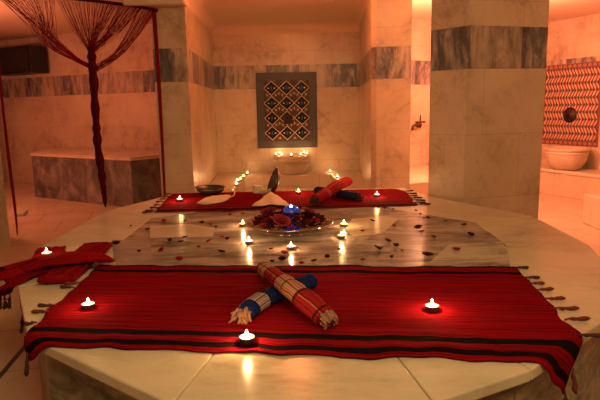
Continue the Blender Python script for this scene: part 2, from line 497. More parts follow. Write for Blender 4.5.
for i in range(3):
    for j in range(4):
        cx, cz = BW + (i + .5) * cw, BW + (j + .5) * chh
        dia(cx, cz, cw * .53, chh * .50, .001, 2); dia(cx, cz, cw * .47, chh * .435, .002, 1)
        for sx in (-1, 1): dia(cx + sx * cw * .2, cz, .012, .012, .003, 2)
        quad(bm, [(cx - .009, cz - .025), (cx + .009, cz - .025), (cx + .014, cz + .005), (cx, cz + .035), (cx - .014, cz + .005)], o0, ex, EZ, nr, .003, 3)
for i in range(4):
    for j in range(5):
        cx, cz = BW + i * cw, BW + j * chh
        for k in range(-3, 4):
            t = PI / 2 + k * .42; r = .075
            x, z = cx + math.cos(t) * r * .8, cz - .03 + math.sin(t) * r * .8
            if BW + .004 < x < W - BW - .004 and BW + .004 < z < H - BW - .004:
                u = Vector((math.cos(t), math.sin(t))); w = Vector((-u.y, u.x)) * .0085
                c0 = Vector((x, z))
                q = [c0 - u * .024, c0 + w, c0 + u * .022, c0 - w]
                if all(BW < v.x < W - BW and BW < v.y < H - BW for v in q):
                    quad(bm, q, o0, ex, EZ, nr, .0025, 4 if k % 2 else 2)
obj('tile_field', bm, [M_OLIVE, M_NAVY, M_CREAM, M_TEAL, M_RUST], parent=tp)
# bronze spout plate on it
c = D(288, 119.5, 7.26)
ft = empty('wall_spout', (c.x, 7.285, c.z)); tag(ft, 'dark square bronze spout plate on the blue diamond tile panel', 'spout')
bm = bmesh.new(); obox(bm, Matrix.Translation((0, -.008, 0)), .115, .02, .125); obj('plate', bm, M_DARKB, parent=ft, bevel=.006)
bm = bmesh.new(); lathe(bm, [(.0, .0), (.02, 0), (.018, .05), (.022, .07), (.014, .075), (0, .07)], 16, Matrix.Translation((0, -.015, 0)) @ Matrix.Rotation(PI/2, 4, 'X')); obj('nozzle', bm, M_DARKB, parent=ft, smooth=True)

# right tile panel (on wall_right)
wr0 = Vector((3.06, 8.09, 0)); wrd = Vector((1.49, -3.06, 0)).normalized(); wrn = Vector((-wrd.y * -1, wrd.x * -1, 0)).normalized()
wrn = Vector((wrd.y, -wrd.x, 0)).normalized()
def hit_right(x, y, off=.012):
    d = ray(x, y); o = Vector((0, 0, CH)); p0 = wr0 + wrn * off
    t = (p0 - o).dot(wrn) / d.dot(wrn); return o + d * t
pa = hit_right(545, 66); pb = hit_right(602, 61.5); pc = hit_right(540, 143.5)
W = (pb - pa).dot(wrd) + .02; H = pa.z - pc.z
rp = empty('tile_panel', (pa.x, pa.y, pc.z)); tag(rp, 'red and cream zigzag tile panel on the right room wall', 'tile panel')
o0 = wrn * 0.001; ex = wrd; nr = wrn
bm = bmesh.new(); BW = .062
quad(bm, [(0, 0), (W, 0), (W, BW), (0, BW)], o0, ex, EZ, nr, 0, 0)
quad(bm, [(0, H - BW), (W, H - BW), (W, H), (0, H)], o0, ex, EZ, nr, 0, 0)
for x in (0, W - BW * .5): quad(bm, [(x, BW), (x + BW * .5, BW), (x + BW * .5, H - BW), (x, H - BW)], o0, ex, EZ, nr, 0, 0)
n = 12
for z in (BW / 2, H - BW / 2):
    for k in range(n):
        cx = (k + .5) * W / n
        a, b = .024, .018
        quad(bm, [(cx - a, z), (cx - a*.5, z - b), (cx + a*.5, z - b), (cx + a, z), (cx + a*.5, z + b), (cx - a*.5, z + b)], o0, ex, EZ, nr, .0015, 1)
        quad(bm, [(cx - a*.5, z), (cx, z - b*.5), (cx + a*.5, z), (cx, z + b*.5)], o0, ex, EZ, nr, .003, 0)
obj('border', bm, [plain('maroon border glaze', (.16, .05, .045), .3), M_PINK], parent=rp)
bm = bmesh.new(); x0, x1, z0, z1 = BW * .5, W - BW * .5, BW, H - BW
quad(bm, [(x0, z0), (x1, z0), (x1, z1), (x0, z1)], o0, ex, EZ, nr, 0, 2)
nr_, nc = 10, 9; sw, sh = (x1 - x0) / nc, (z1 - z0) / nr_
def qq(pts, lift, mi):
    pts = [(min(max(x, x0), x1), min(max(z, z0), z1)) for x, z in pts]
    if max(p[0] for p in pts) - min(p[0] for p in pts) < .004 or max(p[1] for p in pts) - min(p[1] for p in pts) < .004: return
    quad(bm, pts, o0, ex, EZ, nr, lift, mi)
for j in range(nr_):
    for i in range(nc):
        xa, za = x0 + i * sw, z0 + j * sh
        up_ = (j % 2 == 0); s = 1 if up_ else -1
        zb = za if up_ else za + sh
        # cream leaf, thin cream stem and a red leaf in each cell, on dark glaze
        def leaf(u0, v0, u1, v1, w, lift, mi):
            a0 = Vector((xa + sw * u0, zb + s * sh * v0)); b0 = Vector((xa + sw * u1, zb + s * sh * v1))
            d = b0 - a0; nrm_ = Vector((-d.y, d.x)).normalized() * w * sw
            qq([a0, a0 + d * .35 - nrm_, a0 + d * .7 - nrm_ * .9, b0, a0 + d * .65 + nrm_, a0 + d * .3 + nrm_ * .9], lift, mi)
        leaf(-.05, .0, .55, 1.05, .15, .0010, 1)
        leaf(.50, -.02, 1.06, .98, .12, .0012, 1)
        leaf(.22, .02, .80, .98, .105, .0016, 0)
obj('tile_field', bm, [M_TREDG, plain('tan glaze', (.46, .34, .25), .45), M_GREEN], parent=rp)
c = hit_right(570, 115)
ft = empty('wall_spout', c, math.atan2(wrn.y, wrn.x) + PI / 2); tag(ft, 'round dark bronze spout rosette on the red zigzag tile panel', 'spout')
bm = bmesh.new(); lathe(bm, [(0, .03), (.03, .03), (.045, .018), (.085, .022), (.10, .008), (.10, 0)], 28, Matrix.Rotation(PI/2, 4, 'X')); obj('rosette', bm, M_DARKB, parent=ft, smooth=True)
bm = bmesh.new(); lathe(bm, [(.018, .02), (.016, .07), (.02, .09), (.012, .095), (0, .09)], 16, Matrix.Rotation(PI/2, 4, 'X')); obj('nozzle', bm, M_DARKB, parent=ft, smooth=True)

# brass wall tap in the passage
c = D(421, 125, 6.86)
tap = empty('wall_tap', c); tag(tap, 'small bronze tap with cross handle on the bright passage wall', 'tap')
bm = bmesh.new(); tube(bm, [(0, .16, -.005), (0, .03, 0)], .022, 12); lathe(bm, [(0, 0), (.04, 0), (.03, .02), (0, .02)], 16, Matrix.Translation((0, .15, 0)) @ Matrix.Rotation(PI/2, 4, 'X')); obj('tap_body', bm, M_BRONZE, parent=tap, smooth=True)
bm = bmesh.new(); tube(bm, smooth_path([(0, .05, 0), (-.05, .02, .0), (-.10, 0, -.01), (-.105, 0, -.06)], 10), [.016] * 11, 10); obj('spout', bm, M_BRONZE, parent=tap, smooth=True)
bm = bmesh.new(); tube(bm, [(0, .05, 0), (0, .05, .1)], .009, 8); obj('valve_stem', bm, M_BRONZE, parent=tap, smooth=True)
bm = bmesh.new(); tube(bm, [(-.06, .04, .035), (.06, .04, .035)], .012, 8); tube(bm, [(0, .04, -.04), (0, .04, .12)], .009, 8); obj('cross_handle', bm, M_BRONZE, parent=tap, smooth=True)

# marble basins
c = P(292.5, 168, .318)
kb = empty('wash_basin', (c.x, 7.05, .318)); tag(kb, 'small carved marble wash basin with candles below blue tile panel', 'wash basin')
bm = bmesh.new(); lathe(bm, [(0, 0), (.17, 0), (.185, .02), (.215, .10), (.225, .15), (.232, .152), (.235, .20), (.232, .235), (.20, .24), (.185, .225), (.16, .12), (.08, .08), (0, .075)], 48); obj('bowl', bm, M_BASIN, parent=kb, smooth=True)
bm = bmesh.new(); lathe(bm, [(.232, .16), (.242, .165), (.242, .185), (.232, .19)], 48); obj('carved_band', bm, M_BASIN, parent=kb, smooth=True)
c = P(567.5, 166, .325); c = Vector((3.335, 6.845, .325)); 
kb2 = empty('wash_basin', c); kb2.scale = (.86, .86, .9); tag(kb2, 'large round marble wash basin on the orange lit right bench', 'wash basin')
bm = bmesh.new(); lathe(bm, [(0, 0), (.16, 0), (.2, .025), (.26, .11), (.285, .20), (.287, .26), (.30, .265), (.302, .30), (.27, .305), (.25, .28), (.22, .15), (.1, .1), (0, .095)], 48); obj('bowl', bm, M_BASIN, parent=kb2, smooth=True)
bm = bmesh.new(); lathe(bm, [(.286, .22), (.293, .225), (.293, .245), (.286, .25)], 48); obj('carved_band', bm, M_BASIN, parent=kb2, smooth=True)

# ------------------------------------------------------------------ the platform
ZT = .48
OUT = [tuple(P(28, 337, ZT).xy), (-.31, 1.19), (.30, 1.175), (.59, 1.325), (.94, 1.63), tuple(P(630, 294, ZT).xy), (1.385, 2.56), (1.41, 3.27), (.965, 4.10),
       (.87, 4.52), (-1.0, 4.54), (-1.17, 4.12), (-1.344, 3.727), (-1.335, 2.718), (-1.128, 2.10)]
OUT = [Vector(p) for p in OUT]
PC = Vector((.03, 2.75))
INN = [PC + (p - PC) * (.715 if p.y < 4 else .62) for p in OUT]
plat = empty('marble_platform', (PC.x, PC.y, 0)); tag(plat, 'large polygonal cream marble bathing platform in the middle of the hall', 'platform')
def part(name, bm, m, parent, **k):
    o = obj(name, bm, m, parent=parent, **k); o.location = -parent.location; return o
BODY = [PC + (p - PC) * .965 for p in OUT]
bm = bmesh.new(); prism(bm, BODY, 0, .446); part('platform_body', bm, M_BODY, plat)
n = len(OUT)
for i in range(n):
    j = (i + 1) % n
    bm = bmesh.new()
    g = (OUT[j] - OUT[i]).normalized() * .0012
    prism(bm, [OUT[i] + g, OUT[j] - g, INN[j] - g * .6, INN[i] + g * .6], .446, ZT)
    part('rim_slab', bm, M_SLAB, plat, bevel=.005)
bm = bmesh.new(); prism(bm, INN, .446, ZT - .0005); part('centre_inlay', bm, M_INLAY, plat)
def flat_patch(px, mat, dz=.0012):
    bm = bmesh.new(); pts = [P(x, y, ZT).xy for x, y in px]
    prism(bm, pts, ZT - .004, ZT + dz); part('marble_patch', bm, mat, plat)
flat_patch([(150, 226), (190, 224), (215, 228), (213, 236), (150, 238)], M_PATCH)  # pale polygon set over the grey marble, like the next one
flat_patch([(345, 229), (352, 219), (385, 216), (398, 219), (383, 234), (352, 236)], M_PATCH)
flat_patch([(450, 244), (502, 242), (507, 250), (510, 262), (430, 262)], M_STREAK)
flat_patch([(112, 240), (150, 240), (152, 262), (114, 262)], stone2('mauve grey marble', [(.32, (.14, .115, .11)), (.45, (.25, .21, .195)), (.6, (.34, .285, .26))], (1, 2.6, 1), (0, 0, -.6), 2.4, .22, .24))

# ------------------------------------------------------------------ draped cloths
def edge_info(p):
    """signed distance outside the slab outline, nearest edge point and outward normal"""
    best = None
    inside = True
    for i in range(len(OUT)):
        a, b = OUT[i], OUT[(i + 1) % len(OUT)]
        e = b - a; nrm = Vector((e.y, -e.x)).normalized()
        s = (p - a).dot(nrm)
        if s > 0: inside = False
        t = max(0, min(1, (p - a).dot(e) / e.length_squared)); q = a + e * t
        d = (p - q).length
        if best is None or d < best[0]: best = (d, q, nrm)
    d, q, nrm = best
    if inside: return -d, q, nrm
    k = (p - q)
    if k.length > 1e-6: nrm = (nrm * .6 + k.normalized() * .4).normalized()
    return d, q, nrm

def drape(p, h):
    """lay a flat point p at height h over the slab; past the edge it falls"""
    d, q, nrm = edge_info(p)
    if d <= -.012: return Vector((p.x, p.y, ZT + h))
    r = .014
    s = d + .012
    if s < r * PI / 2:
        a = s / r; off = q + nrm * (-.012 + r * math.sin(a)); return Vector((off.x, off.y, ZT + h - r * (1 - math.cos(a))))
    off = q + nrm * (.004 + .25 * h + .010 * min(1, (s / .1)))
    return Vector((off.x, off.y, ZT + h - r - (s - r * PI / 2)))

def cloth(name, quad_, nu, nv, mat, parent, wr, edge_w=.006, solid=.003, seed=0):
    """quad_: back-left, back-right, front-right, front-left as 2-D points. wr(u, v, p) -> height"""
    bl, br, fr, fl = [Vector(q) for q in quad_]
    bm = bmesh.new(); L = bm.loops.layers.uv.verify(); g = []; uvs = {}
    for j in range(nv + 1):
        v = j / nv; row = []
        for i in range(nu + 1):
            u = i / nu
            a = bl.lerp(fl, v); b = br.lerp(fr, v); p = a.lerp(b, u)
            eu = (b - a).normalized(); ev = (fl.lerp(fr, u) - bl.lerp(br, u)).normalized()
            wob = (noise.noise(Vector((u * 9, seed, 1))) + .5 * noise.noise(Vector((u * 26, seed, 3)))) * edge_w
            wob2 = noise.noise(Vector((seed, v * 7, 5))) * edge_w
            p = p + ev * wob * (abs(v - .5) * 2) ** 2 * (1 if v > .5 else -1) + eu * wob2 * (abs(u - .5) * 2) ** 4
            vt = bm.verts.new(drape(p, wr(u, v, p))); row.append(vt); uvs[vt] = (u, v)
        g.append(row)
    for j in range(nv):
        for i in range(nu):
            f = bm.faces.new((g[j][i], g[j+1][i], g[j+1][i+1], g[j][i+1]))
            for l in f.loops: l[L].uv = uvs[l.vert]
    o = obj(name, bm, mat, smooth=True, solid=solid)
    if parent is not None:
        o.parent = parent; o.location = -parent.location
    return o

def tassel(parent, p, d, length=.055, r=.007, mat=None, drop=False):
    """knotted cord of yarn: thin neck, knot and a brush end"""
    p = Vector(p); d = Vector(d).normalized()
    pts = [p - d * .004]; rad = [r * .45]
    for s, k in ((.15, .45), (.3, 1.0), (.42, .7), (.6, 1.0), (.85, 1.15), (1.0, .5)):
        q = p + d * length * s
        q += Vector((random.uniform(-.002, .002), random.uniform(-.003, .003), random.uniform(0, .002)))
        pts.append(q); rad.append(r * k)
    bm = bmesh.new(); tube(bm, pts, rad, 7)
    o = obj('tassel', bm, mat or M_TASSEL, parent=parent, smooth=True); o.location = -parent.location
    return o

# --- front cloth
qF = [P(99, 266, ZT).xy, P(515, 268, ZT).xy, P(608, 366, ZT).xy, P(12, 347, ZT).xy]
fc = empty('striped_cloth', (0, 1.8, ZT)); tag(fc, 'large red bath cloth with black stripes and tassels across platform front', 'cloth')
def wrF(u, v, p):
    h = .0010 + .0042 * abs(noise.noise(Vector((p.x * 1.6, p.y * 30, 3)))) + .0026 * abs(noise.noise(Vector((p.x * 3.0, p.y * 62, 13))))
    h += .0010 * abs(noise.noise(Vector((p.x * 6, p.y * 9, 9))))
    # folded-back layers along the two long hems
    h += .005 * max(0, 1 - abs(v - .05) / .06) * (0.6 + .6 * noise.noise(Vector((u * 5, 0, 0))))
    k = max(0, 1 - abs(v - .93) / .06)
    h += .015 * k * (0.45 + .9 * abs(noise.noise(Vector((u * 7, 2, 0)))))
    k2 = max(0, 1 - abs(v - 1.0) / .03)
    h += .005 * k2 * (.5 + noise.noise(Vector((u * 12, 4, 0))))
    return max(.0008, h)
cl = cloth('fabric', qF, 150, 170, M_RED_FRONT, fc, wrF, .024)
def lerp_edge(q, side, v):
    a, b = (Vector(q[1]), Vector(q[2])) if side == 'r' else (Vector(q[0]), Vector(q[3]))
    return a.lerp(b, v)
def side_tassels(par, q, side, vs, out, lens, mats):
    for v, L_, m in zip(vs, lens, mats):
        p = lerp_edge(q, side, v)
        d, e, nrm = edge_info(p)
        p3 = drape(p, .004)
        if d > .01:
            tassel(par, p3 + Vector((nrm.x * .004, nrm.y * .004, 0)), Vector((nrm.x * .15, nrm.y * .15, -1)), L_, .007, m)
        else:
            a = random.uniform(-.35, .35)
            dd = Vector(out); dd = Vector((dd.x * math.cos(a) - dd.y * math.sin(a), dd.x * math.sin(a) + dd.y * math.cos(a), 0))
            p4 = Vector((p3.x, p3.y, ZT + .0072))
            tassel(par, p4, dd, L_, .0065, m)
TR, TD = M_TASSEL_RED, M_TASSEL
side_tassels(fc, qF, 'r', [.015, .17, .25, .34, .44, .55, .66, .80, .91, .99], (1, -.02), [.05, .055, .05, .06, .065, .075, .08, .06, .07, .08], [TD, TD, TR, TR, TR, TR, TR, TD, TR, TD])
side_tassels(fc, qF, 'l', [.05, .31, .38, .61, .68, .80, .97], (-1, -.02), [.05, .055, .06, .06, .055, .035, .07], [TD, TR, TD, TD, TR, TD, TD])

# --- back cloth
qB = [P(172, 194, ZT).xy, P(404, 189, ZT).xy, P(417, 206, ZT).xy, P(154, 213, ZT).xy]
bc = empty('red_cloth', (0, 4.0, ZT)); tag(bc, 'red bath cloth along the far platform edge holding bowls and towels', 'cloth')
def wrB(u, v, p):
    h = .0012 + .002 * abs(noise.noise(Vector((p.x * 3, p.y * 20, 7)))) 
    h += .010 * max(0, 1 - abs(v - .94) / .07) * (.5 + .7 * abs(noise.noise(Vector((u * 6, 1, 0)))))
    h += .006 * max(0, 1 - abs(v - .06) / .07) * (.5 + .7 * abs(noise.noise(Vector((u * 8, 5, 0)))))
    return max(.0008, h)
cloth('fabric', qB, 110, 70, M_RED_BACK, bc, wrB, .02, seed=3)
side_tassels(bc, qB, 'r', [.05, .2, .35, .5, .62, .74, .86, .97], (1, -.1), [.06, .06, .07, .06, .08, .09, .08, .10], [TR, TR, TD, TR, TD, TD, TD, TD])
side_tassels(bc, qB, 'l', [.05, .2, .35, .5, .65, .8, .92, .99], (-1, -.2), [.05, .05, .05, .06, .05, .06, .07, .08], [TR, TR, TR, TR, TR, TD, TD, TD])

# --- left red cloth with fringe, flat under the folded ones
qA = [P(30, 249, ZT).xy, P(66, 247, ZT).xy, P(60, 276, ZT).xy, P(-26, 282, ZT).xy]
lc = empty('red_cloth', (-1.2, 2.4, ZT)); tag(lc, 'crumpled red bath cloth hanging over the left platform edge under a candle', 'cloth')
def wrA(u, v, p): return .002 + .006 * abs(noise.noise(Vector((p.x * 9, p.y * 14, 2)))) + .006 * max(0, 1 - abs(v - .9) / .1)
cloth('fabric', qA, 50, 50, M_RED_SIDE, lc, wrA, .02, seed=5)
side_tassels(lc, qA, 'l', [.55, .68, .8, .9, .99], (-1, -.3), [.06, .06, .07, .07, .07], [TR, TD, TD, TD, TD])

def folded(name, path, w, th, mat, parent, n=40, nx=14, ribs=0, twist=0.0):
    """a flat folded strip swept on a path: rounded slab section"""
    pts = smooth_path(path, n); bm = bmesh.new(); L = bm.loops.layers.uv.verify(); rings = []
    K = 2 * nx
    for i, p in enumerate(pts):
        t = (pts[min(i+1, n)] - pts[max(i-1, 0)]).normalized()
        s = Vector((0, 0, 1)).cross(t)
        s.normalize(); upv = t.cross(s); ring = []
        e = min(1, min(i, n - i) / 2.0 * .5 + .55)
        for k in range(K):
            a = 2 * PI * k / K
            cx = math.copysign(abs(math.cos(a)) ** .5, math.cos(a)); cz = math.copysign(abs(math.sin(a)) ** .8, math.sin(a))
            wob = 1 + .10 * noise.noise(Vector((i * .22, cx * 2, twist)))
            h = th / 2 * cz * e * (1 + .25 * noise.noise(Vector((i * .3, cx * 3, 4 + twist))))
            if ribs and cz > .3: h += .005 * math.sin(cx * ribs)
            ring.append(bm.verts.new(p + s * (w / 2 * cx * wob) + upv * h))
        rings.append(ring)
    for i in range(n):
        for k in range(K):
            q = (k + 1) % K
            f = bm.faces.new((rings[i][k], rings[i][q], rings[i+1][q], rings[i+1][k]))
            for l, uv in zip(f.loops, ((i / n, k / K), (i / n, (k+1) / K), ((i+1) / n, (k+1) / K), ((i+1) / n, k / K))): l[L].uv = uv
    bm.faces.new(rings[0][::-1]); bm.faces.new(rings[-1])
    o = obj(name, bm, mat, smooth=True, parent=parent)
    if parent is not None: o.location = -parent.location
    return o

M_RED3 = red_weave('hanging red cotton', [], base=(.20, .004, .006), rib=30)
hf = [P(52, 268, ZT + .012), P(34, 271.5, ZT + .016), P(17, 279, ZT + .012), P(6, 286, ZT - .005), P(-2, 296, ZT - .06)]
folded('hanging_fold', hf, .10, .018, M_RED3, lc, twist=7)
for k in range(5):
    tassel(lc, hf[-1] + Vector((-.01 + .012 * k, -.03 + .012 * k, .012 - .004 * k)), (-.1, -.1, -1), .06, .008, M_TASSEL)
M_RIB = red_weave('ribbed red cotton', [], base=(.22, .005, .008), rib=30)
M_RED2 = red_weave('folded red cotton', [], base=(.27, .004, .006), rib=30)
# ribbed mitt beneath the strip: from the lower end to the upper right end
a = P(61, 276, ZT + .02); b = P(96, 247, ZT + .02)
m_ = empty('folded_towel', (a.x, a.y, ZT)); tag(m_, 'ribbed red folded towel crossing underneath at the left platform edge', 'towel')
d = (b - a).normalized()
folded('fabric', [a - d * .06, a, a.lerp(b, .5), b, b + d * .03], .145, .030, M_RIB, m_, ribs=20)
# strip on top
pth = [P(-14, 279, ZT - .06), P(2, 275, ZT + .012), P(20, 268.5, ZT + .026), P(45, 261, ZT + .045), P(74, 257.5, ZT + .055), P(92, 257, ZT + .042), P(107, 257.5, ZT + .026)]
s_ = empty('folded_towel', (pth[2].x, pth[2].y, ZT)); tag(s_, 'smooth red folded towel lying on top at the left platform edge', 'towel')
folded('fabric', pth, .165, .03, M_RED2, s_, twist=3)
bm = bmesh.new()
for k in range(9):
    p = pth[0] + Vector((random.uniform(-.03, .03), (k - 4) * .012, random.uniform(-.01, .01)))
    tube(bm, [p, p + Vector((-.004, 0, -.03)), p + Vector((-.006, random.uniform(-.006, .006), -.06 - random.uniform(0, .02)))], [.004, .005, .003], 5)
o = obj('fringe', bm, M_TASSEL, parent=s_, smooth=True); o.location = -s_.location

# ------------------------------------------------------------------ rolled plaid towels
def rolled(name, label, path, r0, r1, flat, mat, fr_mat, fr_end, group, n=44):
    pts = smooth_path(path, n); c = pts[n // 2]
    root = empty(name, (c.x, c.y, ZT)); tag(root, label, 'towel', group)
    bm = bmesh.new()
    radii = []
    for i in range(n + 1):
        t = i / n; r = r0 + (r1 - r0) * t
        r *= 1 + .07 * noise.noise(Vector((t * 5, r0 * 99, 1)))
        e = min(i, n - i)
        if e < 3: r *= (.80, .93, .98)[e]
        radii.append(r)
    tube(bm, pts, radii, 22, flat)
    # wrinkle the surface
    for v in bm.verts:
        k = noise.noise(v.co * 22) * .003 + noise.noise(v.co * 60) * .0012
        v.co += Vector((k, k * .5, k))
    o = obj('towel_roll', bm, mat, smooth=True, parent=root); o.location = -root.location
    # spiral edge on the open end
    ends = [0, n] if fr_end == 'both' else ([n] if fr_end == 'end' else [0])
    for e in ends:
        p = pts[e]; t = (pts[e] - pts[e-1 if e else 1]).normalized()
        s = Vector((0, 0, 1)).cross(t).normalized(); w = t.cross(s)
        if w.z < 0: w = -w
        bm = bmesh.new()
        for k in range(26):
            a = random.uniform(0, 2 * PI); rr = radii[e] * math.sqrt(random.uniform(.05, 1)) * .95
            q = p + s * rr * math.cos(a) + w * rr * flat * math.sin(a) - t * .004
            ln = random.uniform(.02, .045); zf = ZT + .008
            e1 = q + t * ln * .5 + Vector((0, 0, -.004)); e2 = q + t * ln + s * random.uniform(-.018, .018)
            e2.z = max(zf, q.z - random.uniform(.008, .03)); e1.z = max(zf, e1.z)
            tube(bm, smooth_path([q, e1, e2], 5), [.0032, .0036, .0042, .0048, .0042, .002], 6)
        o = obj('fringe', bm, fr_mat, smooth=True, parent=root); o.location = -root.location
    return root

M_PLAID_R = plaid('red plaid cotton', (.21, .008, .009), (.29, .02, .018), (.46, .31, .19), (.02, .005, .008),
                  [(.055, .165), (.32, .46)], [(.045, .053), (.105, .112), (.165, .175), (.24, .248), (.305, .315), (.385, .393), (.46, .47), (.56, .57)], [(.10, .12), (.36, .375)])
M_PLAID_B = plaid('blue plaid cotton', (.005, .012, .075), (.010, .022, .11), (.50, .36, .25), (.006, .006, .012),
                  [(.05, .12)], [(.045, .05), (.12, .13), (.20, .21), (.30, .31)], [(.15, .17)])
M_FR_CREAM = plain('cream and red yarn', (.27, .15, .10), .95, var=.9, scale=110, spec=.05)
g1 = 'rolled plaid towels crossed on the front cloth'
za = ZT + .033
rolled('rolled_towel', 'rolled navy blue plaid towel lying under the red one', [P(244, 313, za), P(264, 299, za + .002), P(290, 288.5, za - .002), P(313, 280, za + .004)], .036, .033, .80, M_PLAID_B, M_FR_CREAM, 'start', g1)
rolled('rolled_towel', 'rolled red plaid towel with cream checks crossing on top', [P(262, 268, za + .012), P(272, 274.5, za + .034), P(291, 288, za + .050), P(309, 303, za + .030), P(325, 317, za + .004)], .030, .041, .85, M_PLAID_R, M_FR_CREAM, 'end', g1)
M_PLAID_R2 = plaid('bright red plaid cotton', (.27, .006, .008), (.33, .014, .013), (.40, .12, .10), (.10, .01, .015), [(.10, .13)], [(.05, .055)], [(.3, .34)])
M_PLAID_B2 = plaid('dark blue plaid cotton', (.012, .02, .055), (.02, .028, .07), (.22, .18, .17), (.006, .006, .012), [(.16, .19), (.24, .27)], [(.10, .115)], [(.2, .24)])
g2 = 'rolled towels crossed on the back cloth'
zb = ZT + .036
rolled('rolled_towel', 'dark blue plaid towel roll beneath on the far cloth', [P(316, 190, zb), P(330, 191.5, zb), P(345, 194.5, zb), P(358, 196.5, zb)], .038, .038, .75, M_PLAID_B2, M_TASSEL, 'end', g2)
rolled('rolled_towel', 'bright red towel roll propped across the dark blue roll', [P(316, 199.5, zb + .012), P(325, 194, zb + .035), P(336, 186.5, zb + .065), P(348, 181, zb + .055)], .044, .044, .85, M_PLAID_R2, M_TASSEL, 'start', g2)

# ------------------------------------------------------------------ bowls, cloths and soap on the far cloth
M_PEWTER = plain('tarnished metal', (.13, .13, .12), .4, .8, .35, 30)
M_PEWTER_D = plain('dark tarnished metal', (.045, .04, .035), .35, .7, .3, 30)
def bowl(label, mat4, R, H):
    r_ = empty('bath_bowl'); r_.matrix_world = mat4; tag(r_, label, 'bowl', 'metal bath bowls on the far cloth')
    bm = bmesh.new(); lathe(bm, [(0, 0), (R * .45, 0), (R * .7, H * .15), (R * .93, H * .55), (R, H), (R * .985, H), (R * .9, H * .57), (R * .67, H * .2), (R * .4, H * .07), (0, H * .06)], 40)
    obj('bowl_shell', bm, M_PEWTER, parent=r_, smooth=True)
    bm = bmesh.new(); lathe(bm, [(R * .98, H - .004), (R * 1.06, H - .002), (R * 1.06, H + .003), (R * .98, H + .004), (R * .98, H - .004)], 40)
    obj('rim', bm, M_PEWTER_D, parent=r_, smooth=True)
    bm = bmesh.new(); lathe(bm, [(0, H * .065), (R * .12, H * .07), (R * .10, H * .16), (0, H * .2)], 20)
    obj('boss', bm, M_PEWTER, parent=r_, smooth=True)
    return r_
c = P(210.5, 194.5, ZT)
bowl('shallow dark metal bath bowl lying flat on the far cloth', Matrix.Translation((c.x, c.y, ZT + .005)) @ Matrix.Rotation(.03, 4, 'Y'), .115, .055)
c = P(272.5, 196.5, ZT)
m4 = Matrix.Translation((c.x + .025, c.y, ZT + .108)) @ Matrix.Rotation(math.radians(12), 4, 'Z') @ Matrix.Rotation(math.radians(-68), 4, 'Y') @ Matrix.Translation((0, 0, -.02))
bowl('dark metal bath bowl standing on its rim behind folded cream cloth', m4, .106, .045)
M_CLOTHW = plain('cream cotton', (.62, .50, .33), .9, var=.1, scale=60)
M_SOAP = plain('pale soap', (.66, .56, .36), .5, var=.1)
c = P(258.5, 194, ZT)
bm = bmesh.new(); obox(bm, Matrix.Translation((c.x - .005, c.y - .01, ZT + .040)) @ Matrix.Rotation(.3, 4, 'Z') @ Matrix.Rotation(.12, 4, 'Y'), .075, .05, .066)
o = obj('soap_bar', bm, M_SOAP, bevel=.010, smooth=False); tag(o, 'pale square block of soap beside the upright metal bowl', 'soap')
c = P(266, 196, ZT)
bm = bmesh.new(); tube(bm, smooth_path([(c.x - .05, c.y, ZT + .03), (c.x, c.y - .005, ZT + .034), (c.x + .045, c.y + .01, ZT + .05)], 12), [.010, .016, .020, .022, .023, .023, .022, .021, .02, .018, .016, .013, .008], 12, .8)
o = obj('loofah', bm, plain('straw loofah', (.50, .40, .24), .95, var=.4, scale=120), smooth=True); tag(o, 'thin straw-coloured loofah resting against the upright metal bowl', 'loofah')
# bath mitt: leaf shaped, with a hanging loop
mt = empty('bath_mitt', (0, 0, 0)); tag(mt, 'flat cream cotton bath mitt with hanging loop on far cloth', 'bath mitt')
bm = bmesh.new()
ol = [P(x, y, ZT) for x, y in ((197, 205), (204, 200.5), (212, 198), (222, 197.5), (231, 197), (228, 201), (222, 203.5), (212, 205.2), (204, 205.8))]
cc = sum(ol, Vector()) / len(ol); ring = []
m = 40
olp = smooth_path(ol + [ol[0]], m)[:-1]
lo = [bm.verts.new(Vector((p.x, p.y, ZT + .009))) for p in olp]
hi = [bm.verts.new(Vector((p.x, p.y, ZT + .014))) for p in olp]
mid = [bm.verts.new(Vector((cc.x + (p.x - cc.x) * .8, cc.y + (p.y - cc.y) * .8, ZT + .024 + .004 * noise.noise(p * 30)))) for p in olp]
cv = bm.verts.new((cc.x, cc.y, ZT + .027))
for k in range(m):
    q = (k + 1) % m
    bm.faces.new((lo[k], lo[q], hi[q], hi[k])); bm.faces.new((hi[k], hi[q], mid[q], mid[k])); bm.faces.new((mid[k], mid[q], cv))
bm.faces.new(lo[::-1])
obj('mitt_body', bm, M_CLOTHW, parent=mt, smooth=True)
bm = bmesh.new()
c = P(231, 197, ZT + .016)
tube(bm, smooth_path([c, c + Vector((.02, .04, .01)), c + Vector((.016, .10, .03)), c + Vector((.006, .13, .045)), c + Vector((-.012, .12, .045))], 16), .0045, 8)
obj('hanging_loop', bm, M_CLOTHW, parent=mt, smooth=True)
# folded cream cloth, tent-like
bm = bmesh.new()
L3 = P(252, 206.5, ZT + .012); T3 = P(270.5, 198, ZT + .02); R3_ = P(292, 206.5, ZT + .010); M3 = P(274, 205, ZT + .02)
apex = Vector((T3.x, T3.y + .04, ZT + .065)); front = Vector((M3.x, M3.y - .06, ZT + .034))
N_ = 14
def tri_patch(bm, a, b, c, n=N_, bulge=.01):
    vs = {}
    for i in range(n + 1):
        for j in range(n + 1 - i):
            k = n - i - j
            p = (a * i + b * j + c * k) / n
            p = p + Vector((0, 0, bulge * noise.noise(p * 14) - .3 * bulge * (27 * i * j * k / n**3)))
            p.z = max(p.z, ZT + .008)
            vs[(i, j)] = bm.verts.new(p)
    for i in range(n):
        for j in range(n - i):
            bm.faces.new((vs[(i, j)], vs[(i+1, j)], vs[(i, j+1)]))
            if i + j < n - 1: bm.faces.new((vs[(i+1, j)], vs[(i+1, j+1)], vs[(i, j+1)]))
